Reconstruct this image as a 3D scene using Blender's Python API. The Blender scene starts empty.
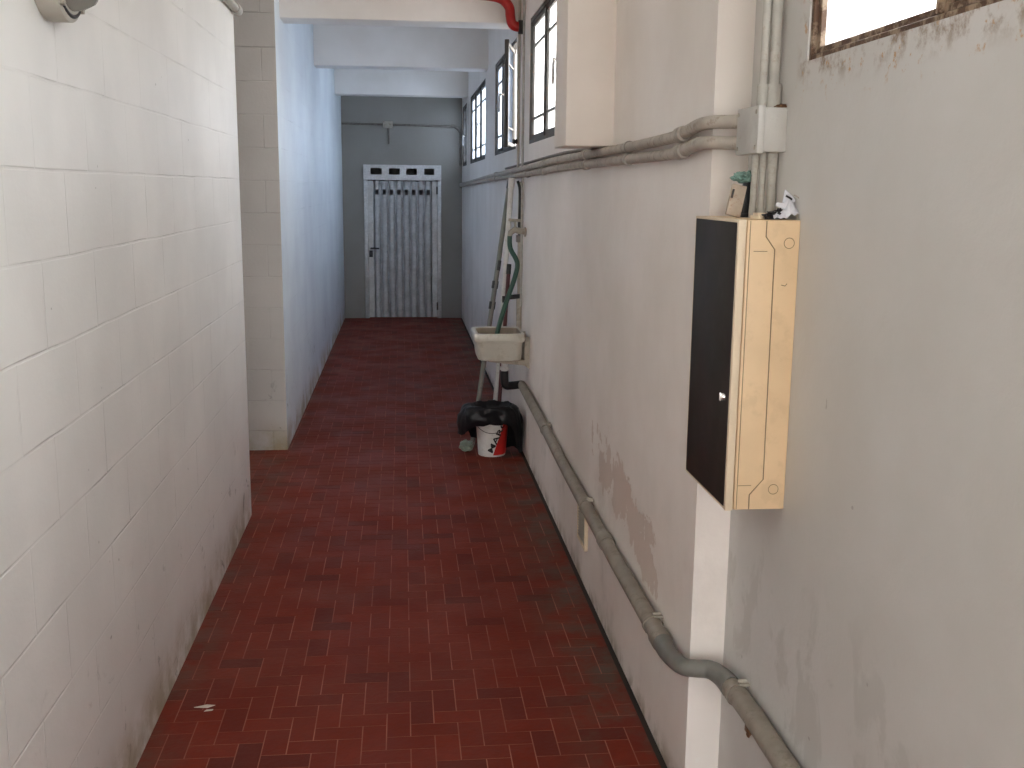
import bpy, bmesh, math, random
from mathutils import Vector, Matrix, noise
random.seed(7)
S = bpy.context.scene
COL = S.collection
PI = math.pi

# ------------------------------------------------------------------ camera
cam_d = bpy.data.cameras.new('camera')
cam = bpy.data.objects.new('camera', cam_d); COL.objects.link(cam)
cam_d.sensor_width = 36.0
cam_d.sensor_fit = 'HORIZONTAL'
cam_d.lens = 36.0 * 1048.8 / 1024.0
cam_d.clip_start = 0.05
_R = Matrix(((0.99467747, 0.00889785, -0.10265266),
             (-0.10253626, 0.18363312, -0.97763244),
             (0.0101516, 0.98295458, 0.18356808)))
cam.matrix_world = Matrix.Translation((0, 0, 1.7)) @ _R.to_4x4()
S.camera = cam

# ------------------------------------------------------------------ world: overcast sky over pale ground
w = bpy.data.worlds.new('sky'); S.world = w
w.use_nodes = True
nt = w.node_tree
for n in list(nt.nodes): nt.nodes.remove(n)
_o = nt.nodes.new('ShaderNodeOutputWorld'); _b = nt.nodes.new('ShaderNodeBackground')
_tc = nt.nodes.new('ShaderNodeTexCoord'); _sx = nt.nodes.new('ShaderNodeSeparateXYZ')
_cr = nt.nodes.new('ShaderNodeValToRGB'); _mr = nt.nodes.new('ShaderNodeMapRange')
nt.links.new(_tc.outputs['Generated'], _sx.inputs[0])
nt.links.new(_sx.outputs['Z'], _mr.inputs['Value'])
_mr.inputs['From Min'].default_value = -1; _mr.inputs['From Max'].default_value = 1
nt.links.new(_mr.outputs['Result'], _cr.inputs[0])
e = _cr.color_ramp.elements
e[0].position = 0.0; e[0].color = (0.36, 0.34, 0.31, 1)
e[1].position = 1.0; e[1].color = (0.84, 0.90, 1.02, 1)
k = e.new(0.46); k.color = (0.42, 0.40, 0.37, 1)
k = e.new(0.54); k.color = (1.03, 1.01, 0.98, 1)
nt.links.new(_cr.outputs[0], _b.inputs['Color'])
_b.inputs['Strength'].default_value = 1.0
nt.links.new(_b.outputs[0], _o.inputs[0])

# ------------------------------------------------------------------ exposure
S.view_settings.view_transform = 'Standard'
S.view_settings.look = 'None'
S.view_settings.gamma = 1.0
S.view_settings.use_curve_mapping = False
S.view_settings.exposure = 3.27
S.cycles.max_bounces = 14
S.cycles.diffuse_bounces = 10
S.cycles.transparent_max_bounces = 12
S.cycles.use_denoising = True
S.cycles.sample_clamp_indirect = 8.0

# ------------------------------------------------------------------ dimensions
XR, XN, XL, XF = 0.775, 0.87, -0.80, -0.76      # right wall, near right wall, near left wall, far left wall
YC, YB, YE = 2.63, 13.85, -3.2                   # step in the right wall, back wall, rear end
ZC, ZB = 3.15, 2.745                             # ceiling, beam underside

# ------------------------------------------------------------------ material helpers
def newmat(name):
    m = bpy.data.materials.new(name); m.use_nodes = True
    t = m.node_tree
    for n in list(t.nodes): t.nodes.remove(n)
    out = t.nodes.new('ShaderNodeOutputMaterial'); bs = t.nodes.new('ShaderNodeBsdfPrincipled')
    t.links.new(bs.outputs[0], out.inputs[0])
    return m, t, bs, out

class NT:
    """small node-graph helper"""
    def __init__(s, t): s.t = t
    def n(s, typ, **kw):
        x = s.t.nodes.new(typ)
        for k, v in kw.items(): setattr(x, k, v)
        return x
    def l(s, a, b): s.t.links.new(a, b)
    def math(s, op, a, b=None, clamp=False):
        x = s.n('ShaderNodeMath', operation=op, use_clamp=clamp)
        for i, v in enumerate((a, b)):
            if v is None: continue
            if isinstance(v, (int, float)): x.inputs[i].default_value = v
            else: s.l(v, x.inputs[i])
        return x.outputs[0]
    def mr(s, v, a, b, c=0.0, d=1.0, smooth=True):
        x = s.n('ShaderNodeMapRange', clamp=True)
        if smooth: x.interpolation_type = 'SMOOTHSTEP'
        s.l(v, x.inputs['Value'])
        for nm, q in (('From Min', a), ('From Max', b), ('To Min', c), ('To Max', d)): x.inputs[nm].default_value = q
        return x.outputs['Result']
    def mix(s, f, a, b, blend='MIX'):
        x = s.n('ShaderNodeMix', data_type='RGBA', blend_type=blend)
        for i, v in ((0, f), (6, a), (7, b)):
            if isinstance(v, (int, float)): x.inputs[i].default_value = v
            elif isinstance(v, tuple): x.inputs[i].default_value = (*v[:3], 1)
            else: s.l(v, x.inputs[i])
        return x.outputs[2]
    def noise(s, vec, scale, detail=4, rough=0.55, dist=0.0):
        x = s.n('ShaderNodeTexNoise'); s.l(vec, x.inputs['Vector'])
        x.inputs['Scale'].default_value = scale; x.inputs['Detail'].default_value = detail
        x.inputs['Roughness'].default_value = rough; x.inputs['Distortion'].default_value = dist
        return x.outputs['Fac']
    def world(s):
        g = s.n('ShaderNodeNewGeometry'); sp = s.n('ShaderNodeSeparateXYZ'); s.l(g.outputs['Position'], sp.inputs[0])
        return g.outputs['Position'], sp.outputs[0], sp.outputs[1], sp.outputs[2]
    def vec(s, x, y, z=0.0):
        c = s.n('ShaderNodeCombineXYZ')
        for i, v in enumerate((x, y, z)):
            if isinstance(v, (int, float)): c.inputs[i].default_value = v
            else: s.l(v, c.inputs[i])
        return c.outputs[0]
    def bump(s, h, dist, strength=1.0, prev=None):
        b = s.n('ShaderNodeBump'); b.inputs['Distance'].default_value = dist; b.inputs['Strength'].default_value = strength
        s.l(h, b.inputs['Height'])
        if prev is not None: s.l(prev, b.inputs['Normal'])
        return b.outputs[0]

def paint(name, col, rough=0.55, metal=0.0, var=0.12, scale=9.0, dirt=None, dirt_amt=0.5, bump=0.0, spec=0.4):
    """plain coated surface with a little mottling and optional dirt blotches"""
    m, t, bs, out = newmat(name); g = NT(t)
    tc = g.n('ShaderNodeTexCoord').outputs['Object']
    f = g.noise(tc, scale, 5)
    c = g.mix(g.mr(f, 0.3, 0.7), tuple(x * (1 - var) for x in col), tuple(min(1, x * (1 + var)) for x in col))
    if dirt:
        d = g.noise(tc, scale * 2.3, 6, 0.65)
        c = g.mix(g.mr(d, 0.52, 0.66, 0, dirt_amt), c, dirt)
    g.l(c, bs.inputs['Base Color'])
    bs.inputs['Roughness'].default_value = rough; bs.inputs['Metallic'].default_value = metal
    bs.inputs['Specular IOR Level'].default_value = spec
    if bump: g.l(g.bump(f, bump), bs.inputs['Normal'])
    return m

def block_wall(name, axis, col, shift, depth=0.006, dirty=True, vis=1.0):
    """painted concrete blocks 0.40 x 0.20 m"""
    m, t, bs, out = newmat(name); g = NT(t)
    P, X, Y, Z = g.world()
    h = Y if axis == 'y' else X
    wob = g.noise(P, 2.0, 2)
    v = g.vec(g.math('ADD', h, shift), g.math('ADD', g.math('SUBTRACT', Z, 0.13), g.mr(wob, 0, 1, -0.006, 0.006, False)))
    br = g.n('ShaderNodeTexBrick'); g.l(v, br.inputs['Vector'])
    br.offset = 0.5; br.squash = 1.0
    for k_, q in (('Scale', 1), ('Mortar Size', 0.0045), ('Mortar Smooth', 0.6), ('Bias', 0), ('Brick Width', 0.4), ('Row Height', 0.2)):
        br.inputs[k_].default_value = q
    br.inputs['Color1'].default_value = (0.25, 0.25, 0.25, 1); br.inputs['Color2'].default_value = (0.75, 0.75, 0.75, 1)
    fill = g.mr(g.noise(P, 2.6, 4, 0.6), 0.44, 0.66, 0.14, 1.0)
    joint = g.math('MULTIPLY', br.outputs['Fac'], fill)
    n1 = g.noise(P, 1.6, 4); n2 = g.noise(P, 60, 3)
    c = g.mix(g.mr(n1, 0.3, 0.7), tuple(x * 0.93 for x in col), tuple(min(x * 1.05, .95) for x in col))
    c = g.mix(g.math('MULTIPLY', joint, 0.16 * vis), c, tuple(x * 0.62 for x in col))
    if dirty:
        low = g.mr(Z, 0.75, 0.05, 0, 1)
        sp = g.mr(g.noise(P, 7.5, 6, 0.7, 0.6), 0.60, 0.68)
        c = g.mix(g.math('MULTIPLY', g.math('MULTIPLY', sp, low), 0.7), c, (0.13, 0.13, 0.11))
        st = g.mr(g.noise(P, 4.0, 6, 0.65), 0.36, 0.62)
        c = g.mix(g.math('MULTIPLY', g.math('MULTIPLY', st, g.mr(Z, 0.24, 0.0)), 0.85), c, (0.33, 0.27, 0.15))
        dots = g.mr(g.noise(P, 34, 1), 0.80, 0.83)
        c = g.mix(g.math('MULTIPLY', dots, 0.6), c, (0.2, 0.18, 0.15))
    g.l(c, bs.inputs['Base Color'])
    bs.inputs['Roughness'].default_value = 0.5
    hgt = g.math('ADD', g.math('MULTIPLY', joint, -1.0), g.math('MULTIPLY', n2, 0.16))
    hgt = g.math('ADD', hgt, g.math('MULTIPLY', br.outputs['Color'], 0.10))
    g.l(g.bump(hgt, depth, 0.6), bs.inputs['Normal'])
    return m

def plaster(name, col, mode='plain'):
    """rolled white paint over plaster, with damp patches where the wall has them"""
    m, t, bs, out = newmat(name); g = NT(t)
    P, X, Y, Z = g.world()
    n1 = g.noise(P, 1.3, 5); n2 = g.noise(P, 42, 4); n3 = g.noise(P, 6.5, 6, 0.64, 0.4)
    c = g.mix(g.mr(n1, 0.3, 0.7), tuple(x * f_ for x, f_ in zip(col, (0.91, 0.90, 0.875))), tuple(min(x * 1.05, .95) for x in col))
    peel = None
    if mode == 'middle':
        # flaked paint above the drain pipe, bare rendering showing
        a = g.math('MULTIPLY', g.mr(Y, 2.85, 3.15), g.mr(Y, 4.4, 3.9))
        ridge = g.math('ABSOLUTE', g.math('SUBTRACT', Z, g.math('ADD', g.math('MULTIPLY', Y, 0.14), 0.11)))
        b = g.mr(ridge, 0.22, 0.05)
        mk = g.math('MULTIPLY', a, b)
        peel = g.mr(g.math('ADD', mk, g.math('MULTIPLY', g.math('SUBTRACT', n3, 0.5), 2.6)), 0.76, 0.84)
        c = g.mix(g.math('MULTIPLY', peel, 0.75), c, (0.62, 0.51, 0.44))
        lowm = g.mr(Z, 1.0, 0.2)
        dmp = g.mr(g.noise(P, 3.2, 5, 0.6), 0.5, 0.72)
        c = g.mix(g.math('MULTIPLY', g.math('MULTIPLY', dmp, lowm), 0.45), c, (0.44, 0.40, 0.36))
        wht = g.mr(g.noise(P, 9, 5, 0.7), 0.64, 0.72)
        c = g.mix(g.math('MULTIPLY', g.math('MULTIPLY', wht, lowm), 0.5), c, (0.85, 0.83, 0.8))
        c = g.mix(g.math('MULTIPLY', g.mr(n3, 0.42, 0.6), g.mr(Z, 0.09, 0.0, 0, 0.7)), c, (0.30, 0.24, 0.16))
    if mode == 'near':
        band = g.math('MULTIPLY', g.mr(Z, 0.95, 0.75), g.mr(Z, 0.25, 0.5))
        st = g.mr(g.noise(g.vec(g.math('MULTIPLY', X, 1), g.math('MULTIPLY', Y, 1.6), Z), 5.0, 6, 0.62, 0.5), 0.52, 0.60)
        c = g.mix(g.math('MULTIPLY', g.math('MULTIPLY', st, band), 0.38), c, (0.40, 0.39, 0.36))
        dots = g.mr(g.noise(P, 26, 1), 0.79, 0.82)
        c = g.mix(g.math('MULTIPLY', dots, 0.5), c, (0.22, 0.2, 0.18))
        rz = g.math('MULTIPLY', g.mr(Z, 1.90, 1.975), g.mr(Y, 2.34, 2.27))
        rn = g.mr(g.noise(P, 16, 6, 0.7), 0.46, 0.66)
        c = g.mix(g.math('MULTIPLY', rz, rn), c, (0.20, 0.12, 0.06))
        rn2 = g.mr(g.noise(P, 30, 5, 0.7), 0.58, 0.68)
        c = g.mix(g.math('MULTIPLY', g.math('MULTIPLY', g.mr(Z, 1.86, 1.95), rn2), g.mr(Y, 2.36, 2.25)), c, (0.45, 0.24, 0.08))
    g.l(c, bs.inputs['Base Color'])
    bs.inputs['Roughness'].default_value = 0.5
    h = g.math('ADD', g.math('MULTIPLY', n2, 0.35), g.math('MULTIPLY', n3, 0.9))
    if peel is not None: h = g.math('SUBTRACT', h, g.math('MULTIPLY', peel, 0.8))
    g.l(g.bump(h, 0.003, 0.7), bs.inputs['Normal'])
    return m

def rusty(name, col, rust=(0.26, 0.11, 0.04), lo=0.5, hi=0.62, rough=0.6, scale=24, metal=0.0):
    m, t, bs, out = newmat(name); g = NT(t)
    P, X, Y, Z = g.world()
    f = g.mr(g.noise(P, scale, 6, 0.68), lo, hi)
    c = g.mix(g.noise(P, 9, 3), tuple(x * 0.85 for x in col), tuple(min(x * 1.12, 1) for x in col))
    c = g.mix(f, c, rust); g.l(c, bs.inputs['Base Color'])
    bs.inputs['Roughness'].default_value = rough; bs.inputs['Metallic'].default_value = metal
    g.l(g.bump(g.noise(P, 60, 4), 0.002), bs.inputs['Normal'])
    return m

def floor_tile_mat():
    m, t, bs, out = newmat('terracotta_tile'); g = NT(t)
    P, X, Y, Z = g.world()
    at = g.n('ShaderNodeAttribute', attribute_name='tile_tone').outputs['Fac']
    cr = g.n('ShaderNodeValToRGB'); g.l(at, cr.inputs[0])
    el = cr.color_ramp.elements
    el[0].position = 0; el[0].color = (0.150, 0.021, 0.012, 1)
    el[1].position = 1; el[1].color = (0.19, 0.027, 0.013, 1)
    q = el.new(0.08); q.color = (0.105, 0.018, 0.012, 1)
    q = el.new(0.16); q.color = (0.155, 0.022, 0.012, 1)
    c = cr.outputs[0]
    fine = g.mr(g.noise(P, 28, 5, 0.6), 0.3, 0.7)
    c = g.mix(g.math('MULTIPLY', fine, 0.35), c, (0.12, 0.024, 0.016))
    # trodden dust, thicker along the foot of the walls
    ed = g.math('MAXIMUM', g.mr(X, 0.42, 0.74), g.math('MULTIPLY', g.mr(X, -0.62, -0.80), 0.6))
    dn = g.mr(g.noise(P, 5.0, 6, 0.65), 0.38, 0.66)
    c = g.mix(g.math('MULTIPLY', g.math('MULTIPLY', ed, dn), 0.9), c, (0.10, 0.08, 0.062))
    w2 = g.mr(g.noise(P, 1.1, 4), 0.45, 0.7)
    c = g.mix(g.math('MULTIPLY', w2, 0.18), c, (0.10, 0.05, 0.037))
    g.l(c, bs.inputs['Base Color'])
    g.l(g.mr(g.noise(P, 3.0, 5), 0.3, 0.7, 0.42, 0.62), bs.inputs['Roughness'])
    bs.inputs['Specular IOR Level'].default_value = 0.10
    g.l(g.bump(g.noise(P, 45, 4), 0.0015), bs.inputs['Normal'])
    return m

def grout_mat():
    m, t, bs, out = newmat('grout'); g = NT(t)
    P, X, Y, Z = g.world()
    c = g.mix(g.mr(g.noise(P, 4, 5), 0.35, 0.7), (0.23, 0.070, 0.045), (0.36, 0.15, 0.10))
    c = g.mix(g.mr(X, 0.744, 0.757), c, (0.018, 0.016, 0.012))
    g.l(c, bs.inputs['Base Color']); bs.inputs['Roughness'].default_value = 0.85
    return m

def frosted(name, tint):
    m, t, bs, out = newmat(name); g = NT(t)
    t.nodes.remove(bs)
    tr = g.n('ShaderNodeBsdfTranslucent'); tr.inputs['Color'].default_value = tint
    tp = g.n('ShaderNodeBsdfTransparent'); tp.inputs['Color'].default_value = tint
    gl = g.n('ShaderNodeBsdfGlossy'); gl.inputs['Roughness'].default_value = 0.12
    mx = g.n('ShaderNodeMixShader'); mx.inputs[0].default_value = 0.45
    g.l(tr.outputs[0], mx.inputs[1]); g.l(tp.outputs[0], mx.inputs[2])
    m2 = g.n('ShaderNodeMixShader'); m2.inputs[0].default_value = 0.05
    g.l(mx.outputs[0], m2.inputs[1]); g.l(gl.outputs[0], m2.inputs[2])
    g.l(m2.outputs[0], out.inputs[0])
    return m

def galvanised(name, col=(0.62, 0.63, 0.63)):
    m, t, bs, out = newmat(name); g = NT(t)
    P, X, Y, Z = g.world()
    vo = g.n('ShaderNodeTexVoronoi'); g.l(P, vo.inputs['Vector']); vo.inputs['Scale'].default_value = 45
    f = g.noise(P, 7, 5, 0.7)
    c = g.mix(g.mr(f, 0.35, 0.65), tuple(x * 0.75 for x in col), col)
    c = g.mix(g.math('MULTIPLY', vo.outputs['Distance'], 0.3), c, (0.3, 0.3, 0.31))
    g.l(c, bs.inputs['Base Color']); bs.inputs['Metallic'].default_value = 0.7
    g.l(g.mr(f, 0.3, 0.7, 0.42, 0.62), bs.inputs['Roughness'])
    return m

M = dict(
    block=block_wall('painted_blocks', 'y', (0.86, 0.85, 0.815), -0.24, depth=0.005),
    block_far=block_wall('painted_blocks_far', 'y', (0.78, 0.855, 0.93), 0.1, depth=0.004, vis=0.5),  # bluish daylight from the windows put into the base colour
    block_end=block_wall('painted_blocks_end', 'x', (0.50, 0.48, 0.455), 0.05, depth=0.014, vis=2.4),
    middle=plaster('plaster_middle', (0.84, 0.79, 0.75), 'middle'),
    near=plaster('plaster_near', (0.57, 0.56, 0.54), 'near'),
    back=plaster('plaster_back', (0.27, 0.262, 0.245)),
    beam=plaster('plaster_beam', (0.84, 0.81, 0.775)),
    case=plaster('plaster_casing', (0.84, 0.78, 0.725)),
    tile=floor_tile_mat(), grout=grout_mat(), glass=frosted('frosted_glass', (0.72, 0.79, 0.89, 1)), glass_pale=frosted('pale_frosted_glass', (0.95, 0.955, 0.96, 1)), glass_clear=frosted('dusty_glass', (0.9, 0.92, 0.93, 1)),
    steel_dark=rusty('window_steel', (0.085, 0.08, 0.072), lo=0.58, hi=0.7),
    steel_rust=rusty('rusty_window_steel', (0.30, 0.22, 0.15), rust=(0.09, 0.045, 0.022), lo=0.42, hi=0.55),
    dark_panel=rusty('dark_window_panel', (0.10, 0.085, 0.07), lo=0.55, hi=0.7),
    zinc=galvanised('galvanised_steel'), zinc_light=galvanised('galvanised_steel_bright', (0.68, 0.69, 0.69)),
    conduit=paint('dusty_grey_plastic', (0.40, 0.36, 0.31), 0.55, dirt=(0.20, 0.16, 0.12), dirt_amt=0.6, scale=14),
    conduit_pale=paint('pale_grey_plastic', (0.40, 0.385, 0.345), 0.45, dirt=(0.30, 0.25, 0.19), dirt_amt=0.5, scale=20),
    conduit_dark=paint('dark_grey_pipe', (0.21, 0.19, 0.17), 0.6, dirt=(0.10, 0.08, 0.06), scale=14),
    drain=paint('dusty_drain_plastic', (0.27, 0.24, 0.20), 0.55, dirt=(0.17, 0.14, 0.11), dirt_amt=0.6, scale=12),
    drain_grey=paint('grey_drain_plastic', (0.165, 0.165, 0.150), 0.45, dirt=(0.17, 0.16, 0.13), scale=14),
    screw=paint('screw_zinc', (0.42, 0.39, 0.33), 0.5, metal=0.4),
    rust=rusty('rusted_iron', (0.16, 0.075, 0.03), rust=(0.09,0.04,0.02)),
    box=rusty('grey_box_plastic', (0.50, 0.49, 0.46), rust=(0.34, 0.30, 0.24), lo=0.6, hi=0.75),
    tan=paint('cream_enamel', (0.74, 0.55, 0.34), 0.45, var=0.05, dirt=(0.55, 0.40, 0.24), dirt_amt=0.3, scale=7),
    tan_trim=paint('pale_cream_enamel', (0.72, 0.60, 0.44), 0.45, var=0.05),
    groove=paint('cream_groove', (0.24, 0.17, 0.10), 0.7),
    black_door=paint('black_brown_enamel', (0.021, 0.017, 0.015), 0.5, var=0.25, dirt=(0.035, 0.028, 0.026), dirt_amt=0.5, scale=8, spec=0.2),
    chrome=paint('worn_chrome', (0.72, 0.72, 0.70), 0.25, metal=0.9),
    black=paint('black_plastic', (0.012, 0.012, 0.014), 0.38),
    bagblack=paint('black_bag_film', (0.006, 0.006, 0.008), 0.36, spec=0.3),
    ceramic=paint('old_ceramic', (0.58, 0.56, 0.49), 0.3, var=0.06, dirt=(0.40, 0.36, 0.28), dirt_amt=0.4),
    ceramic_stained=paint('stained_ceramic', (0.24, 0.19, 0.14), 0.4, var=0.2),
    white=paint('white_plastic', (0.72, 0.71, 0.68), 0.45, var=0.05, dirt=(0.45, 0.42, 0.37), dirt_amt=0.4, scale=14),
    red=paint('red_print', (0.52, 0.018, 0.015), 0.45), ink=paint('black_print', (0.015, 0.013, 0.013), 0.5),
    redpipe=paint('red_pipe_paint', (0.38, 0.012, 0.010), 0.35, var=0.15, scale=14),
    teal=paint('teal_cloth', (0.17, 0.28, 0.245), 0.9, var=0.3, scale=60, bump=0.004),
    card=paint('tan_board', (0.46, 0.38, 0.30), 0.7, dirt=(0.30, 0.15, 0.10), dirt_amt=0.6, scale=30),
    film=paint('white_film', (0.64, 0.65, 0.70), 0.4, var=0.06, scale=30),
    green=paint('green_hose_rubber', (0.03, 0.085, 0.06), 0.45), darkrubber=paint('black_rubber', (0.025, 0.025, 0.024), 0.5),
    grey_pole=paint('grey_green_pole', (0.20, 0.21, 0.18), 0.5), maroon=paint('maroon_pole', (0.09, 0.012, 0.014), 0.4),
    beige=paint('old_beige_fitting', (0.42, 0.38, 0.31), 0.5, dirt=(0.2, 0.16, 0.12)),
    lampbody=paint('lamp_base_plastic', (0.50, 0.48, 0.42), 0.5), paper=paint('paper', (0.6, 0.56, 0.48), 0.8),
    rubble=paint('pale_green_plastic', (0.24, 0.30, 0.24), 0.5),
)
def lampglass():
    m, t, bs, out = newmat('lamp_glass')
    bs.inputs['Base Color'].default_value = (0.42, 0.42, 0.38, 1); bs.inputs['Roughness'].default_value = 0.22
    bs.inputs['Transmission Weight'].default_value = 0.35
    return m
M['lampglass'] = lampglass()

# ------------------------------------------------------------------ mesh helpers
ROOTLOC = {}
class MB:
    def __init__(s): s.bm = bmesh.new()
    def _take(s, b2, mi):
        me = bpy.data.meshes.new('tmp'); 
        for f in b2.faces: f.material_index = mi
        b2.to_mesh(me); b2.free(); s.bm.from_mesh(me); bpy.data.meshes.remove(me)
        return s
    def box(s, lo, hi, bev=0.0, mi=0, seg=2, rot=None):
        b = bmesh.new(); lo = Vector(lo); hi = Vector(hi)
        bmesh.ops.create_cube(b, size=1.0)
        for v in b.verts: v.co = Vector((v.co.x * (hi.x - lo.x), v.co.y * (hi.y - lo.y), v.co.z * (hi.z - lo.z)))
        if bev > 0: bmesh.ops.bevel(b, geom=list(b.edges), offset=bev, segments=seg, profile=0.5, affect='EDGES')
        c = (lo + hi) / 2
        for v in b.verts: v.co = (rot @ v.co if rot is not None else v.co) + c
        return s._take(b, mi)
    def tube(s, pts, r, seg=14, mi=0, cap=True, smooth=0):
        P = [Vector(p) for p in pts]
        if smooth: P = catmull(P, smooth)
        rs = r if isinstance(r, (list, tuple)) else [r] * len(P)
        b = bmesh.new(); rings = []
        up = None
        for i, p in enumerate(P):
            d = (P[min(i + 1, len(P) - 1)] - P[max(i - 1, 0)]).normalized()
            if up is None:
                up = Vector((0, 0, 1)) if abs(d.z) < 0.9 else Vector((1, 0, 0))
            u = (up - d * up.dot(d)).normalized(); v = d.cross(u); up = u
            rings.append([b.verts.new(p + (u * math.cos(2 * PI * k / seg) + v * math.sin(2 * PI * k / seg)) * rs[i]) for k in range(seg)])
        for a, c in zip(rings, rings[1:]):
            for k in range(seg): b.faces.new((a[k], a[(k + 1) % seg], c[(k + 1) % seg], c[k]))
        if cap:
            b.faces.new(list(reversed(rings[0]))); b.faces.new(rings[-1])
        bmesh.ops.recalc_face_normals(b, faces=b.faces)
        return s._take(b, mi)
    def lathe(s, prof, origin=(0, 0, 0), axis='z', seg=32, mi=0, fn=None):
        b = bmesh.new(); rings = []
        for j, (r, h) in enumerate(prof):
            ring = []
            for k in range(seg):
                a = 2 * PI * k / seg
                x, y, z = r * math.cos(a), r * math.sin(a), h
                if axis == 'x': x, y, z = h, r * math.cos(a), r * math.sin(a)
                if axis == 'y': x, y, z = r * math.cos(a), h, r * math.sin(a)
                p = Vector((x, y, z))
                if fn: p = fn(p, j, a)
                ring.append(b.verts.new(p + Vector(origin)))
            rings.append(ring)
        for a, c in zip(rings, rings[1:]):
            for k in range(seg): b.faces.new((a[k], a[(k + 1) % seg], c[(k + 1) % seg], c[k]))
        if prof[0][0] > 1e-5: b.faces.new(list(reversed(rings[0])))
        if prof[-1][0] > 1e-5: b.faces.new(rings[-1])
        bmesh.ops.remove_doubles(b, verts=b.verts, dist=1e-6)
        bmesh.ops.recalc_face_normals(b, faces=b.faces)
        return s._take(b, mi)
    def prism(s, poly, d0, d1, axis='y', bev=0.0, mi=0):
        """poly in the plane across axis, extruded from d0 to d1"""
        b = bmesh.new()
        def P(u, v, d): return {'x': (d, u, v), 'y': (u, d, v), 'z': (u, v, d)}[axis]
        A = [b.verts.new(P(u, v, d0)) for u, v in poly]; B = [b.verts.new(P(u, v, d1)) for u, v in poly]
        n = len(poly)
        b.faces.new(A); b.faces.new(list(reversed(B)))
        for i in range(n): b.faces.new((A[i], B[i], B[(i + 1) % n], A[(i + 1) % n]))
        bmesh.ops.recalc_face_normals(b, faces=b.faces)
        if bev: bmesh.ops.bevel(b, geom=list(b.edges), offset=bev, segments=2, profile=0.5, affect='EDGES')
        return s._take(b, mi)
    def blob(s, c, r, sub=3, amp=0.25, freq=9.0, seed=0, mi=0, flat=None):
        b = bmesh.new(); bmesh.ops.create_icosphere(b, subdivisions=sub, radius=1.0)
        for v in b.verts:
            n = noise.fractal(v.co * freq * 0.2 + Vector((seed, seed * 1.7, 0)), 1.0, 2.0, 4)
            q = v.co * (1 + amp * n)
            v.co = Vector((q.x * r[0], q.y * r[1], q.z * r[2])) + Vector(c)
            if flat is not None and v.co.z < flat: v.co.z = flat
        return s._take(b, mi)
    def build(s, name, mats, parent=None, angle=38):
        me = bpy.data.meshes.new(name)
        org = ROOTLOC.get(parent.name) if parent is not None else None
        if org is None:
            xs = [v.co for v in s.bm.verts]
            lo = Vector([min(c[i] for c in xs) for i in range(3)]); hi = Vector([max(c[i] for c in xs) for i in range(3)])
            org = Vector(((lo.x + hi.x) / 2, (lo.y + hi.y) / 2, lo.z))
        for v in s.bm.verts: v.co = v.co - org
        s.bm.to_mesh(me); s.bm.free()
        for m in (mats if isinstance(mats, (list, tuple)) else [mats]): me.materials.append(M[m] if isinstance(m, str) else m)
        for p in me.polygons: p.use_smooth = True
        me.set_sharp_from_angle(angle=math.radians(angle))
        o = bpy.data.objects.new(name, me); COL.objects.link(o)
        if parent is not None: o.parent = parent; ROOTLOC[o.name] = org
        else: o.location = org; ROOTLOC[o.name] = org
        return o

def catmull(P, n):
    out = []
    for i in range(len(P) - 1):
        p0 = P[max(i - 1, 0)]; p1 = P[i]; p2 = P[i + 1]; p3 = P[min(i + 2, len(P) - 1)]
        for k in range(n):
            t = k / n
            out.append(0.5 * ((2 * p1) + (p2 - p0) * t + (2 * p0 - 5 * p1 + 4 * p2 - p3) * t * t + (3 * p1 - p0 - 3 * p2 + p3) * t ** 3))
    out.append(P[-1]); return out

def thing(name, label, cat, loc, group=None, kind=None):
    o = bpy.data.objects.new(name, None); COL.objects.link(o); o.location = loc
    o.empty_display_size = 0.1
    ROOTLOC[o.name] = Vector(loc)
    return tag(o, label, cat, group, kind)
def tag(o, label=None, cat=None, group=None, kind=None):
    for k_, v in (('label', label), ('category', cat), ('group', group), ('kind', kind)):
        if v: o[k_] = v
    return o
def struct(o, label=None, cat=None): return tag(o, label, cat, None, 'structure')
def part_label(o, s): o['label'] = s; return o

# ------------------------------------------------------------------ room shell
def make_floor():
    bm = bmesh.new(); lay = bm.faces.layers.float.new('tile_tone')
    x0, x1, y0, y1 = -3.3, 0.756, YE, YB - 0.01
    b = 0.0757; gap = 0.0018
    def rect(xa, xb, ya, yb, z, mi, tone=0.5, side=True):
        vs = [bm.verts.new(p) for p in ((xa, ya, z), (xb, ya, z), (xb, yb, z), (xa, yb, z))]
        f = bm.faces.new(vs); f.material_index = mi; f[lay] = tone
        if side:
            lw = [bm.verts.new((v.co.x, v.co.y, z - 0.003)) for v in vs]
            for i in range(4):
                q = bm.faces.new((vs[i], lw[i], lw[(i + 1) % 4], vs[(i + 1) % 4])); q.material_index = mi; q[lay] = tone
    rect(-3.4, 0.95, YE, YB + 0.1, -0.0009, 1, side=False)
    ox, oy = 0.012, 0.03
    for i in range(-46, 14):
        for j in range(-42, 190):
            md = (i - j) % 4
            if md == 0: xa, xb, ya, yb = i, i + 2, j, j + 1
            elif md == 3: xa, xb, ya, yb = i, i + 1, j, j + 2
            else: continue
            xa, xb, ya, yb = xa * b + gap + ox, xb * b - gap + ox, ya * b + gap + oy, yb * b - gap + oy
            xa, xb, ya, yb = max(xa, x0), min(xb, x1), max(ya, y0), min(yb, y1)
            if xb - xa < 0.008 or yb - ya < 0.008: continue
            if xb < -1.0 and ya < 5.3: continue
            rect(xa, xb, ya, yb, random.uniform(-0.0002, 0.0002), 0, random.random())
    me = bpy.data.meshes.new('floor'); bm.to_mesh(me); bm.free()
    me.materials.append(M['tile']); me.materials.append(M['grout'])
    o = bpy.data.objects.new('floor', me); COL.objects.link(o)
    return struct(o)
make_floor()

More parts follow.
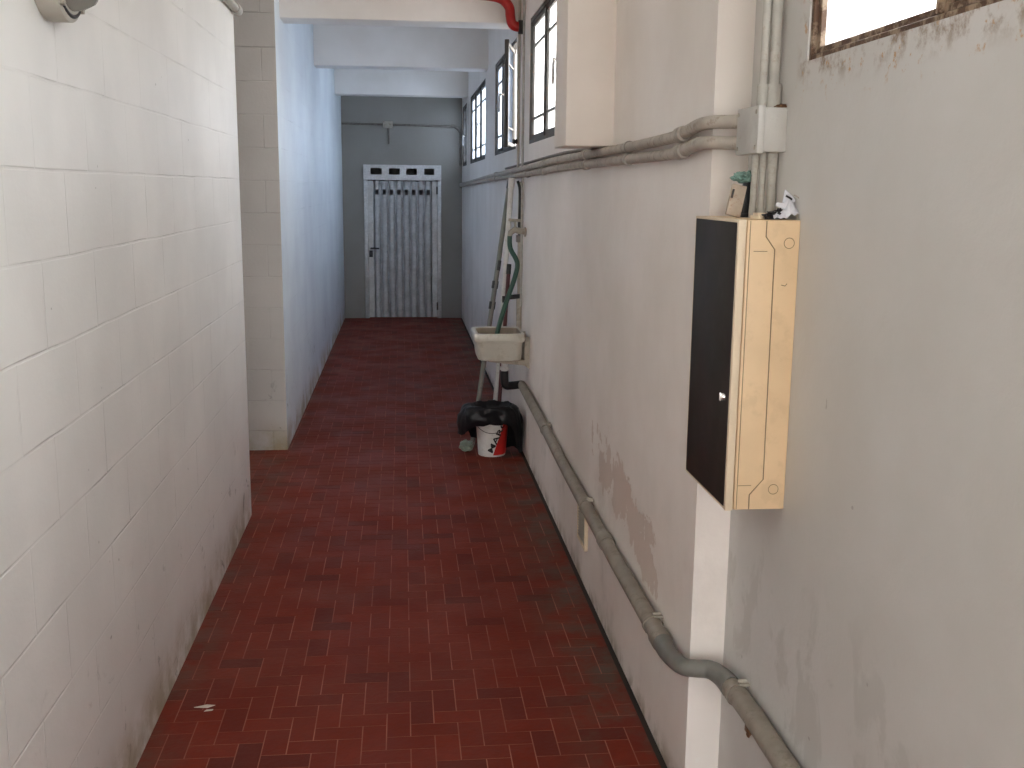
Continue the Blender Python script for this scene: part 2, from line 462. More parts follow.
m = MB(); m.box((-3.4, YE, ZC), (1.0, YB + 1.0, ZC + 0.12)); struct(m.build('ceiling', 'beam'))
# near left wall of painted blocks and the turn into the side passage
m = MB(); m.box((XL - 0.2, YE, -0.01), (XL, 5.4, ZC), 0.004); struct(m.build('wall_left', 'block'))
m = MB(); m.box((-3.2, 5.2, -0.01), (XL - 0.2, 5.4, ZC)); struct(m.build('wall_passage_south', 'block_end'))
# end of the side passage: an unseen opening added to bring in daylight
m = MB(); m.box((-3.4, 5.2, -0.01), (-3.2, 5.80, ZC)); m.box((-3.4, 6.45, -0.01), (-3.2, 7.0, ZC)); m.box((-3.4, 5.80, 2.05), (-3.2, 6.45, ZC)); m.box((-3.4, 5.80, -0.01), (-3.2, 6.45, 1.15)); struct(m.build('wall_passage_end', 'block'))
m = MB(); m.box((-3.2, 6.79, -0.01), (XF - 0.002, 6.99, ZC)); struct(m.build('wall_passage_north', 'block_end'))
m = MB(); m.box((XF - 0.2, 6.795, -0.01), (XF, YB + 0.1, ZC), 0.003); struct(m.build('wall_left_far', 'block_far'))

# right wall with its window openings
Z0, Z1 = 1.965, 2.70
WIN = [(4.24, 6.55), (7.30, 8.98), (10.0, 12.2), (12.85, 13.72)]  # first window lengthened unseen behind the casing for more daylight
def wall_with_windows(x0, x1, ya, yb, wins, z0, z1, mat, name):
    m = MB(); m.box((x0, ya, -0.01), (x1, yb, z0)); m.box((x0, ya, z1), (x1, yb, ZC))
    prev = ya
    for a, b_ in wins:
        m.box((x0, prev, z0), (x1, a, z1)); prev = b_
    m.box((x0, prev, z0), (x1, yb, z1))
    bmesh.ops.remove_doubles(m.bm, verts=m.bm.verts, dist=1e-5)
    return struct(m.build(name, mat))
wall_with_windows(XR, XN, YC, YB + 0.1, WIN, Z0, Z1, 'middle', 'wall_right')
NW = (-2.9, 2.27)  # near window continued unseen past the viewer to let in more light
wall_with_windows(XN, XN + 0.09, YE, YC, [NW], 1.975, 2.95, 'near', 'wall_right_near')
# back wall with the door opening and the dark store behind it
DX0, DX1, DZ = -0.47, 0.485, 1.975
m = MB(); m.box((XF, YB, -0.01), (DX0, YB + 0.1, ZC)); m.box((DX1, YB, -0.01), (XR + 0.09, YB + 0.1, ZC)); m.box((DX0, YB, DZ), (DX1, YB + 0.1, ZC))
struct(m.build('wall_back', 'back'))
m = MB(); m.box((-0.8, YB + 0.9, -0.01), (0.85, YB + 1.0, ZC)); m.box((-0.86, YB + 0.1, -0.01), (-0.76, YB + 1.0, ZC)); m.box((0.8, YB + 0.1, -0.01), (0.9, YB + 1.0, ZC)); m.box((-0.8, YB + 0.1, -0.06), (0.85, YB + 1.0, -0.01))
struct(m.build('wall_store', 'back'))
# rear wall behind the viewer with an unseen open entrance, added for the light it lets in
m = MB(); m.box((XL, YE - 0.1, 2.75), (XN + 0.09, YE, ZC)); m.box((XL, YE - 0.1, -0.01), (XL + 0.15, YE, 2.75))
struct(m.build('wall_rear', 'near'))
# ceiling beams and the plastered casing
for i, y in enumerate((7.05, 9.70, 12.60)):
    m = MB(); m.box((XF - 0.01, y, ZB), (XR + 0.01, y + 0.26, ZC + 0.01), 0.006); struct(m.build('trim_%d' % (i + 1), 'beam'))
m = MB(); m.box((0.597, 3.90, 1.855), (XR + 0.01, 4.19, ZC + 0.01), 0.004); struct(m.build('trim_4', 'case'))

# ------------------------------------------------------------------ windows
def bar(m, a, b, t, d): # straight square bar between two points on a window plane
    m.box((min(a[0], b[0]) - d, min(a[1], b[1]) - t, min(a[2], b[2]) - t), (max(a[0], b[0]) + d, max(a[1], b[1]) + t, max(a[2], b[2]) + t), 0.002, seg=1)
def window(n, x, y0, y1, z0, z1, splits, label, steel='steel_dark', bars=(0.18, 0.80), open_first=0.0, handle_at=0, blind=None, k=1.0):
    root = thing('window_%d' % n, label, 'window', (x, (y0 + y1) / 2, z0), kind='structure')
    fx = x + 0.026
    m = MB()
    for (a, b_) in (((fx, y0 + .012 * k, z0), (fx, y0 + .012 * k, z1)), ((fx, y1 - .012 * k, z0), (fx, y1 - .012 * k, z1))): bar(m, a, b_, 0.014 * k, 0.022)
    for z in (z0 + .01 * k, z1 - .012 * k): bar(m, (fx, y0 + .02, z), (fx, y1 - .02, z), 0.013 * k, 0.022)
    for y in splits: bar(m, (fx, y, z0 + .02), (fx, y, z1 - .02), 0.014 * k, 0.022)
    m.build('window_frame', steel, root)
    ys = [y0 + .024 * k] + list(splits) + [y1 - .024 * k]
    for i in range(len(ys) - 1):
        a, b_ = ys[i] + .016 * k, ys[i + 1] - .016 * k
        za, zb = z0 + .026 * k, z1 - .028 * k
        op = open_first if i == 0 else 0.0
        ms = MB(); mp = MB()
        for y in (a + .013 * k, b_ - .013 * k): bar(ms, (fx, y, za), (fx, y, zb), 0.015 * k, 0.014)
        for z in (za + .012 * k, zb - .012 * k): bar(ms, (fx, a + .02, z), (fx, b_ - .02, z), 0.013 * k, 0.014)
        for q in bars: bar(ms, (fx, a + .02, za + (zb - za) * q), (fx, b_ - .02, za + (zb - za) * q), 0.007, 0.010)
        mp.box((fx - .002, a + .01, za + .01), (fx + .002, b_ - .01, zb - .01))
        mh = MB()
        if i == handle_at:
            hy = a + .02 if not (i == len(ys) - 2) else a + 0.02
            mh.box((fx - .050, hy - .008, za + .33), (fx - .012, hy + .008, za + .346), 0.002)
            mh.tube([(fx - .046, hy, za + .345), (fx - .050, hy, za + .28), (fx - .048, hy, za + .22)], 0.008, 8)
        if op:
            R = Matrix.Rotation(op, 4, 'Z'); piv = Vector((fx, b_, 0))
            for q in (ms, mp, mh):
                for v in q.bm.verts: v.co = R @ (v.co - piv) + piv
        s_ = ms.build('sash', steel, root)
        if blind is not None and i in blind:
            part_label(mp.build('panel', 'dark_panel', s_), 'dark solid panel')
        else: mp.build('pane', 'glass_clear' if n == 5 else ('glass_pale' if n == 1 else 'glass'), s_)
        if len(mh.bm.verts): mh.build('handle', 'chrome', s_)
    return root
window(1, XR, WIN[0][0], WIN[0][1], Z0, Z1, [4.78, 5.32, 5.90], 'dark steel two-sash window beside the plastered casing', handle_at=2)
window(2, XR, WIN[1][0], WIN[1][1], Z0, Z1, [7.80, 8.39], 'steel window with one sash standing ajar into the corridor', open_first=-0.20, handle_at=0)
window(3, XR, WIN[2][0], WIN[2][1], Z0, Z1, [10.75, 11.5], 'closed steel window between the second and third ceiling beams', handle_at=1)
window(4, XR, WIN[3][0], WIN[3][1], Z0, Z1, [13.28], 'small steel window in the far corner by the metal door', handle_at=1)
window(5, XN, NW[0], NW[1], 1.975, 2.95, [-2.0, -1.1, -0.30, 0.50, 1.30, 1.72], 'rusty framed overhead window in the near right wall', steel='steel_rust', bars=(), handle_at=9, blind=(5,), k=0.5)

# ------------------------------------------------------------------ far metal door
def make_door():
    root = thing('door_1', 'grey corrugated galvanised metal door at the corridor end', 'door', (0.007, YB, 0), kind='structure')
    m = MB(); yf = YB - 0.025
    m.box((DX0 - .02, yf, 0.0), (DX0 + .03, YB + .06, 1.80), 0.003); m.box((DX1 - .03, yf, 0.0), (DX1 + .02, YB + .06, 1.80), 0.003)
    part_label(m.build('door_frame', 'zinc_light', root), 'bright bare steel frame')
    # ribbed leaf with a row of punched square openings
    a, b_ = DX0 + .034, DX1 - .034
    cols = [(a, 0.0), (a + .062, 0.0)]
    hole = []
    n = 8; xs = a + .066; wv = (b_ - .066 - xs) / n
    for i in range(n):
        x = xs + i * wv
        for q, d in ((.0, .030), (.06, .028), (.13, .018), (.20, .006), (.27, .001)): cols.append((x + wv * q, d))
        hole.append(len(cols) - 1)
        for q, d in ((.73, .001), (.80, .006), (.87, .018), (.94, .028)): cols.append((x + wv * q, d))
    cols += [(b_ - .062, 0.0), (b_, 0.0)]
    zs = [0.012, 0.06, 1.60, 1.668, 1.775]
    bm = bmesh.new()
    grid = [[bm.verts.new((x, YB - 0.012 + d, z)) for (x, d) in cols] for z in zs]
    for r in range(len(zs) - 1):
        for c in range(len(cols) - 1):
            if r == 2 and c in hole: continue
            bm.faces.new((grid[r][c], grid[r][c + 1], grid[r + 1][c + 1], grid[r + 1][c]))
    bmesh.ops.recalc_face_normals(bm, faces=bm.faces)
    bmesh.ops.solidify(bm, geom=bm.faces[:], thickness=0.002)
    mb = MB(); mb.bm.free(); mb.bm = bm
    leaf = mb.build('door_leaf', 'zinc', root, 50)
    m = MB(); m.tube([(-0.405, YB - .02, .915), (-0.405, YB - .06, .915)], .010, 10); m.tube([(-0.412, YB - .06, .915), (-0.36, YB - .062, .917), (-0.30, YB - .06, .912)], .010, 10)
    part_label(m.build('handle', 'black', leaf), 'black lever handle')
    m = MB(); m.box((-0.43, YB - .024, .80), (-0.385, YB - .012, .885), .003); m.lathe([(0.0, -.012), (.010, -.012), (.010, 0)], (-0.408, YB - .02, .835), 'y', 12)
    part_label(m.build('lock_plate', 'black', leaf), 'black lock plate')
    for z in (0.16, 1.66):
        m = MB(); m.tube([(DX1 - .034, YB - .032, z - .05), (DX1 - .034, YB - .032, z + .05)], .010, 10); m.build('hinge', 'steel_dark', leaf)
    # transom with four rectangular openings
    bm = bmesh.new(); za, zb = 1.79, 1.978
    xs_ = [DX0 - .02]; W = DX1 - DX0 + .04
    for q in (.09, .235, .325, .465, .55, .685, .78, .91): xs_.append(DX0 - .02 + W * q)
    xs_.append(DX1 + .02)
    zz = [za, za + .065, za + .145, zb]
    g_ = [[bm.verts.new((x, YB - .028, z)) for x in xs_] for z in zz]
    for r in range(3):
        for c in range(len(xs_) - 1):
            if r == 1 and c % 2 == 1: continue
            bm.faces.new((g_[r][c], g_[r][c + 1], g_[r + 1][c + 1], g_[r + 1][c]))
    bmesh.ops.recalc_face_normals(bm, faces=bm.faces)
    bmesh.ops.solidify(bm, geom=bm.faces[:], thickness=0.012)
    mb = MB(); mb.bm.free(); mb.bm = bm
    mb.box((DX0 - .02, YB - .036, za - .006), (DX1 + .02, YB - .005, za + .012), .002)
    part_label(mb.build('transom_panel', 'zinc_light', root), 'bright transom sheet with four openings')
make_door()

# ------------------------------------------------------------------ conduits and pipes
def collar(root, a, b_, r, mat, name='coupling'):
    m = MB(); a = Vector(a); b_ = Vector(b_); d = (b_ - a)
    m.tube([a, a + d * .12, b_ - d * .12, b_], [r * .95, r, r, r * .95], 16); return m.build(name, mat, root)
def clip(root, c, r, wall_x, mat='conduit_pale', name='pipe_clip', screw=False):
    m = MB(); x, y, z = c
    m.tube([(x, y - .009, z), (x, y + .009, z)], r + .0035, 16)
    m.box((x, y - .009, z - .006), (wall_x + .002, y + .009, z + .006), .001)
    o = m.build(name, mat, root)
    return o

def horizontal_conduits():
    up = [(.752, 13.8, 1.745), (.752, 11.95, 1.762), (.752, 9.0, 1.80), (.750, 6.8, 1.816), (.748, 5.05, 1.834), (.748, 4.0, 1.836), (.748, 3.34, 1.838), (.748, 2.95, 1.842), (.750, 2.80, 1.850), (.752, 2.68, 1.862), (.762, 2.605, 1.865), (.798, 2.555, 1.864), (.832, 2.50, 1.862)]
    lo = [(.754, 13.8, 1.722), (.754, 11.95, 1.738), (.754, 9.0, 1.770), (.752, 6.8, 1.782), (.750, 5.05, 1.797), (.750, 4.0, 1.798), (.750, 3.34, 1.798), (.750, 2.95, 1.798), (.752, 2.80, 1.804), (.753, 2.68, 1.816), (.763, 2.605, 1.816), (.798, 2.555, 1.814), (.832, 2.50, 1.812)]
    for nm, pts, lab in (('u', up, 'upper of the two grey conduits running along the right wall into the junction box'),
                         ('l', lo, 'lower of the two grey conduits running along the right wall into the junction box')):
        root = thing('conduit', lab, 'conduit', pts[6])
        m = MB(); m.tube(pts, .0165, 14, smooth=6); m.build('tube', 'conduit', root)
        for (p, q) in (((pts[7][0], 2.86, pts[7][2] + .003), (pts[7][0], 2.80, pts[7][2] + .005)), ((pts[5][0], 4.36, pts[5][2]), (pts[5][0], 4.29, pts[5][2])),
                       ((.751, 6.42, pts[3][2] + .002), (.751, 6.35, pts[3][2] + .003)), ((.752, 8.6, pts[2][2] + .004), (.752, 8.5, pts[2][2] + .005))):
            collar(root, p, q, .0215, 'conduit')
        for y in (3.5, 5.6):
            z = pts[6][2] if y < 5 else pts[4][2] - .005
            clip(root, (.749, y, z), .0165, XR)
    # a third, thinner run that leaves the wall under the casing
    root = tag_mesh = None
    m = MB(); m.tube([(.766, 3.95, 1.866), (.766, 4.6, 1.864), (.766, 5.2, 1.866), (.766, 6.6, 1.853), (.766, 7.9, 1.842)], .0075, 8, smooth=6)
    o = m.build('cable', 'conduit_dark'); tag(o, 'thin dark cable sagging from below the casing along the top conduit', 'cable')
horizontal_conduits()

def junction_box():
    root = thing('junction_box', 'square grey junction box on the right wall where all conduits meet', 'junction box', (.835, 2.44, 1.787))
    m = MB(); m.box((.815, 2.37, 1.787), (XN + .001, 2.512, 1.886), .004); m.build('body', 'box', root)
    m = MB(); m.box((.800, 2.364, 1.783), (.817, 2.518, 1.890), .003); m.build('lid', 'box', root)
    for y in (2.378, 2.504):
        for z in (1.797, 1.876):
            m = MB(); m.lathe([(0, -.002), (.005, -.002), (.005, .003)], (.800, y, z), 'x', 10); m.build('screw', 'screw', root)
    m = MB(); m.blob((.862, 2.39, 1.888), (.016, .016, .006), 3, .5, 14, 3); part_label(m.build('rust_crust', 'rust', root), 'brown rust crust on the top corner')
junction_box()

for x, r, zt, lab, top in ((.8265, .0095, ZC, 'thin vertical conduit rising from the junction box, nearer the corridor', True), (.851, .0135, ZC, 'thicker vertical conduit rising from the junction box, against the wall', True)):
    root = thing('conduit', lab, 'conduit', (x, 2.42, 1.888))
    m = MB(); m.tube([(x, 2.42, 1.886), (x, 2.42, 2.4), (x, 2.42, ZC)], r, 14); m.build('tube', 'conduit_pale', root)
    collar(root, (x, 2.42, 1.887), (x, 2.42, 1.940), r * 1.42, 'conduit_pale')
for x, y, r, lab in ((.8185, 2.425, .0078, 'thin left conduit dropping from the junction box onto the cabinet'), (.8365, 2.422, .0078, 'thin middle conduit dropping from the junction box onto the cabinet'), (.8575, 2.415, .0110, 'thicker right conduit dropping from the junction box onto the cabinet')):
    root = thing('conduit', lab, 'conduit', (x, y, 1.637))
    m = MB(); m.tube([(x, y, 1.637), (x, y, 1.7), (x, y, 1.787)], r, 14); m.build('tube', 'conduit_pale', root)
    collar(root, (x, y, 1.748), (x, y, 1.786), r * 1.14, 'conduit_pale')
    collar(root, (x, y, 1.637), (x, y, 1.660), r * 1.14, 'conduit_pale')

def drain_pipe():
    pts = [(.744, 6.50, .475), (.744, 5.9, .462), (.744, 5.35, .447), (.744, 4.65, .424), (.743, 4.0, .412), (.742, 3.56, .408), (.742, 3.09, .406), (.742, 2.88, .404), (.742, 2.80, .405)]
    mid = [(.742, 2.80, .405), (.741, 2.73, .406), (.742, 2.66, .416), (.750, 2.598, .426), (.776, 2.575, .431), (.812, 2.56, .433), (.834, 2.52, .430), (.840, 2.46, .430)]
    nr = [(.840, 2.46, .430), (.840, 2.3, .440), (.838, 2.05, .442), (.838, 1.2, .45), (.838, 0.2, .46)]
    root = thing('drain_pipe', 'long dusty grey drain pipe sloping along the foot of the right wall', 'pipe', (.744, 4.0, .38))
    m = MB(); m.tube(pts, .027, 18, smooth=5); m.build('tube', 'drain', root)
    m = MB(); m.tube(mid, [.0295 - .0060 * math.sin(PI * k_ / 35) for k_ in range(36)], 18, smooth=5); part_label(m.build('elbow', 'drain_grey', root), 'cleaner grey double elbow round the wall corner')
    m = MB(); m.tube(nr, .027, 18, smooth=5); m.build('tube', 'drain', root)
    collar(root, (.742, 2.86, .404), (.742, 2.795, .405), .0315, 'drain')
    collar(root, (.744, 3.72, .409), (.744, 3.64, .408), .0315, 'drain')
    for (y, z, x, wx) in ((4.10, .413, .743, XR), (2.93, .4045, .742, XR), (2.42, .4335, .840, XN), (5.35, .447, .744, XR)):
        o = clip(root, (x, y, z), .027, wx, 'drain', 'pipe_clip')
        m = MB()
        m.lathe([(0, -.012), (.005, -.012), (.005, .012)], (x + .012, y - .003, z + .036), 'x', 8); m.box((x + .004, y - .012, z + .024), (x + .030, y + .012, z + .031), .001)
        m.build('clip_screw', 'screw', o)
    m = MB(); m.box((.853, 2.36, .352), (.8695, 2.385, .388), .002); m.blob((.862, 2.372, .355), (.008, .010, .016), 2, .4, 9, 5)
    part_label(m.build('bracket_stub', 'rust', root), 'rusty bracket end')
drain_pipe()

m = MB(); m.tube([(.758, 6.72, ZC), (.758, 6.72, 1.9), (.758, 6.72, .95)], .0075, 10); o = m.build('riser_pipe', 'conduit_pale'); tag(o, 'thin beige riser pipe up the right wall just past the first window', 'pipe')
root = thing('riser_pipe', 'second thin riser with a small shut-off knob between the first two windows', 'pipe', (.760, 7.00, 1.83))
m = MB(); m.tube([(.760, 7.00, 1.825), (.760, 7.00, ZB + .1), (.760, 7.00, ZC)], .009, 10); m.build('tube', 'beige', root)
m = MB(); m.lathe([(0, -.02), (.016, -.018), (.016, .01), (.008, .015)], (.742, 7.00, 2.0), 'x', 14); m.build('knob', 'darkrubber', root)

root = thing('fire_pipe', 'bright red painted pipe bending down beside the first ceiling beam', 'pipe', (.6, 6.9, 2.66))
m = MB(); m.tube([(-.2, 6.9, 2.935), (.35, 6.9, 2.900), (.56, 6.9, 2.885), (.64, 6.9, 2.865), (.682, 6.9, 2.82), (.690, 6.9, 2.77), (.698, 6.9, 2.73), (.72, 6.9, 2.708), (.772, 6.9, 2.702)], .031, 16, smooth=5); m.build('tube', 'redpipe', root)
m = MB(); m.lathe([(.031, 0), (.043, 0), (.043, .03), (.031, .03)], (.742, 6.9, 2.702), 'x', 20); part_label(m.build('flange', 'darkrubber', root), 'dark flange at the wall')

root = thing('wall_conduit', 'grey conduit crossing the back wall above the metal door', 'conduit', (0, YB - .02, 2.47))
m = MB(); m.tube([(-.755, YB - .02, 2.482), (-.2, YB - .02, 2.480), (.60, YB - .02, 2.468), (.69, YB - .02, 2.455), (.735, YB - .02, 2.41), (.748, YB - .02, 2.33), (.75, YB - .02, 1.98)], .013, 10, smooth=5); m.build('tube', 'conduit_dark', root)
m = MB(); m.box((-.235, YB - .045, 2.435), (-.11, YB, 2.52), .006); m.build('branch_box', 'conduit', root)
m = MB(); m.tube([(-.165, YB - .02, 2.44), (-.155, YB - .02, 2.24)], .013, 10); m.build('drop', 'conduit_dark', root)

root = thing('wall_pipe', 'pale pipe along the top of the near left wall ending at its corner', 'pipe', (XL + .02, 5.0, 2.52))
m = MB(); m.tube([(XL + .022, 1.0, 2.535), (XL + .022, 4.0, 2.53), (XL + .022, 5.36, 2.525)], .019, 12); m.build('tube', 'conduit_pale', root)
collar(root, (XL + .022, 5.30, 2.525), (XL + .022, 5.40, 2.525), .025, 'conduit_pale')
for y in (2.0, 3.5, 4.9): clip(root, (XL + .022, y, 2.529), .019, XL, 'conduit_pale')

def bulkhead_lamp():
    c = (XL, 2.595, 2.190)
    root = thing('bulkhead_lamp', 'round grey bulkhead lamp on the near left wall at the picture top', 'lamp', c)
    m = MB(); m.lathe([(.0, 0), (.125, 0), (.128, .008), (.128, .05), (.118, .056), (.104, .056)], c, 'x', 40); m.build('base', 'lampbody', root)
    m = MB(); m.lathe([(.104, .050), (.102, .075), (.090, .10), (.062, .118), (.03, .126), (0, .128)], c, 'x', 36); part_label(m.build('glass_dome', 'lampglass', root), 'grey glass dome')
    m = MB(); m.tube([(XL + .052, 2.595 + .115 * math.cos(t * PI / 24), 2.190 + .115 * math.sin(t * PI / 24)) for t in range(49)], .006, 8); m.build('rim', 'black', root)
    for a in (-2.2, -.9): 
        m = MB(); m.lathe([(0, .062), (.008, .062), (.008, .05)], (XL, 2.595 + .117 * math.cos(a), 2.190 + .117 * math.sin(a)), 'x', 10); m.build('screw', 'screw', root)
bulkhead_lamp()

# ------------------------------------------------------------------ wall cabinet and the odds and ends on it
CX0, CX1, CY0, CY1, CZ0, CZ1 = .730, XN, 2.25, 2.592, .978, 1.637
def cabinet():
    root = thing('meter_cabinet', 'tall cream metal wall cabinet with a dark brown door on the right wall', 'cabinet', ((CX0 + CX1) / 2, (CY0 + CY1) / 2, CZ0))
    m = MB(); m.box((CX0 + .020, CY0, CZ0), (CX1, CY1, CZ1), .003); m.build('body', 'tan', root)
    m = MB()
    m.box((CX0, CY0 - .001, CZ0 - .001), (CX0 + .018, CY0 + .012, CZ1 + .001), .002); m.box((CX0, CY1 - .008, CZ0), (CX0 + .018, CY1 + .001, CZ1), .002)
    m.box((CX0, CY0 + .008, CZ0), (CX0 + .018, CY1 - .006, CZ0 + .007), .002); m.box((CX0, CY0 + .008, CZ1 - .007), (CX0 + .018, CY1 - .006, CZ1), .002)
    m.build('door_surround', 'tan_trim', root)
    m = MB(); m.box((CX0 - .001, CY0 + .011, CZ0 + .006), (CX0 + .014, CY1 - .007, CZ1 - .006), .002); door = m.build('door', 'black_door', root)
    m = MB(); m.lathe([(0, -.007), (.008, -.006), (.0095, .0), (.0095, .004)], (CX0 - .001, 2.292, 1.236), 'x', 16); m.box((CX0 - .012, 2.289, 1.226), (CX0 - .006, 2.295, 1.246), .001); lk = m.build('lock', 'chrome', door)
    y = CY0 - .0006
    def ln(pts, r=.0011, nm='pressed_line'):
        m = MB(); m.tube([(p[0], y, p[1]) for p in pts], r, 6); m.build(nm, 'groove', root)
    U = lambda u: CX0 + (CX1 - CX0) * u
    ln([(U(.45), CZ1 - .002), (U(.45), CZ1 - .036), (U(.60), CZ1 - .064), (U(.62), CZ0 + .072), (U(.40), CZ0 + .036), (U(.40), CZ0 + .002)], .0013)
    for u, z in ((.83, CZ1 - .050), (.80, CZ0 + .048)):
        ln([(U(u) + .0115 * math.cos(k * PI / 12), z + .0115 * math.sin(k * PI / 12)) for k in range(25)], .0007, 'knockout_ring')
    ln([(U(.26), CZ1 - .068), (U(.48), CZ1 - .068)], .0007); ln([(U(.20), CZ0 + .058), (U(.42), CZ0 + .058)], .0007)
    ln([(U(.19), CZ1 - .002), (U(.19), CZ0 + .002)], .0009)
    ln([(U(.74), CZ1 - .142), (U(.80), CZ1 - .144), (U(.83), CZ1 - .139)], .0009, 'scratch')
cabinet()

T = CZ1 + .0005
m = MB()
m.box((.765, 2.435, T + .002), (.800, 2.447, T + .076), .002, rot=Matrix.Rotation(math.radians(12), 3, 'Y') @ Matrix.Rotation(math.radians(-4), 3, 'X'))
root = thing('board', 'small tan board leaning upright on top of the wall cabinet', 'board', (.78, 2.44, T))
m.build('panel', 'card', root)
m = MB(); m.box((.769, 2.4325, T + .045), (.774, 2.4355, T + .066), .0005, rot=Matrix.Rotation(math.radians(12), 3, 'Y')); part_label(m.build('slot', 'ink', root), 'black slot mark')
m = MB(); m.box((.7985, 2.44, T), (.8165, 2.456, T + .084), .003, rot=Matrix.Rotation(math.radians(3), 3, 'Y')); m.box((.797, 2.436, T), (.818, 2.46, T + .010), .002)
tag(m.build('adapter', 'black'), 'narrow black plastic piece standing between the tan board and the conduits', 'plastic piece')
m = MB(); m.blob((.794, 2.438, T + .0935), (.020, .019, .0115), 4, .55, 12, 2); m.blob((.776, 2.434, T + .091), (.011, .011, .006), 3, .5, 12, 6); m.blob((.806, 2.442, T + .094), (.015, .016, .013), 3, .4, 10, 9)
tag(m.build('cloth', 'teal'), 'crumpled teal green rag lying over the tan board', 'rag')
m = MB(); m.box((.786, 2.30, T), (.822, 2.336, T + .008), .001, rot=Matrix.Rotation(.3, 3, 'Z')); m.box((.788, 2.304, T + .008), (.812, 2.33, T + .014), .001, rot=Matrix.Rotation(.1, 3, 'Z'))
tag(m.build('wooden_block', 'tan_trim'), 'little cream block on the cabinet top in front of the conduits', 'block')
m = MB(); m.blob((.822, 2.282, T + .008), (.022, .016, .010), 3, .7, 13, 4, flat=T)
m.blob((.834, 2.287, T + .014), (.012, .012, .010), 3, .6, 13, 8, flat=T)
tag(m.build('rag', 'black'), 'small black crumpled scrap in front of the white wad', 'scrap')
def white_wad():
    root = thing('plastic_bag', 'crumpled white wad with a thin loop on the cabinet corner', 'bag', (.85, 2.29, T))
    b = bmesh.new(); NX, NY = 26, 26
    g_ = []
    for j in range(NY):
        row = []
        for i in range(NX):
            u, v = i / (NX - 1), j / (NY - 1)
            x = .812 + .070 * u; yy = 2.258 + .065 * v
            h = math.exp(-((u - .64) ** 2 / .12 + (v - .45) ** 2 / .16)) * .046 + .012 * math.exp(-((u - .1) ** 2 / .03 + (v - .3) ** 2 / .05))
            n = noise.fractal(Vector((u * 4.2, v * 4.2, 3.1)), 1.0, 2.0, 3)
            z = T + max(.002, h + .016 * n * (0.3 + h * 18))
            row.append(b.verts.new((x - .012 * (h / .05) * (u - .5), yy, z)))
        g_.append(row)
    for j in range(NY - 1):
        for i in range(NX - 1): b.faces.new((g_[j][i], g_[j][i + 1], g_[j + 1][i + 1], g_[j + 1][i]))
    bmesh.ops.recalc_face_normals(b, faces=b.faces)
    m = MB(); m._take(b, 0)
    # pointed folded flap standing on the crown, and a corner reaching left
    m.prism([(.838, T + .034), (.868, T + .040), (.862, T + .050), (.843, T + .066)], 2.284, 2.288, 'y')
    m.prism([(.820, T + .030), (.846, T + .022), (.850, T + .045), (.838, T + .036), (.824, T + .038)], 2.278, 2.282, 'y')
    m.build('film', 'film', root, 60)
    m = MB(); m.tube([(.868, 2.272, T + .004), (.8755, 2.268, T + .025), (.872, 2.27, T + .045), (.860, 2.276, T + .054)], .0015, 6, smooth=5); m.build('loop', 'conduit', root)
    m = MB(); m.tube([(.844, 2.281, T + .052), (.852, 2.280, T + .048), (.858, 2.280, T + .044)], .0022, 6); part_label(m.build('seam', 'ink', root), 'dark seam')
white_wad()

# ------------------------------------------------------------------ ventilation grille low on the right wall
root = thing('vent_grille', 'small cream ventilation grille under the drain pipe', 'grille', (XR - .012, 4.32, .17))
m = MB(); y0, y1, z0, z1 = 4.22, 4.42, .175, .345
for a in (((XR - .014, y0, z0), (XR + .001, y0 + .014, z1)), ((XR - .014, y1 - .014, z0), (XR + .001, y1, z1)), ((XR - .014, y0, z0), (XR + .001, y1, z0 + .012)), ((XR - .014, y0, z1 - .012), (XR + .001, y1, z1))): m.box(*a, .001)
m.build('frame', 'tan_trim', root)
for i in range(11):
    z = z0 + .02 + i * .0125
    m = MB(); m.box((XR - .013, y0 + .012, z), (XR + .001, y1 - .012, z + .0035), rot=Matrix.Rotation(.5, 3, 'Y')); m.build('slat', 'beige', root)

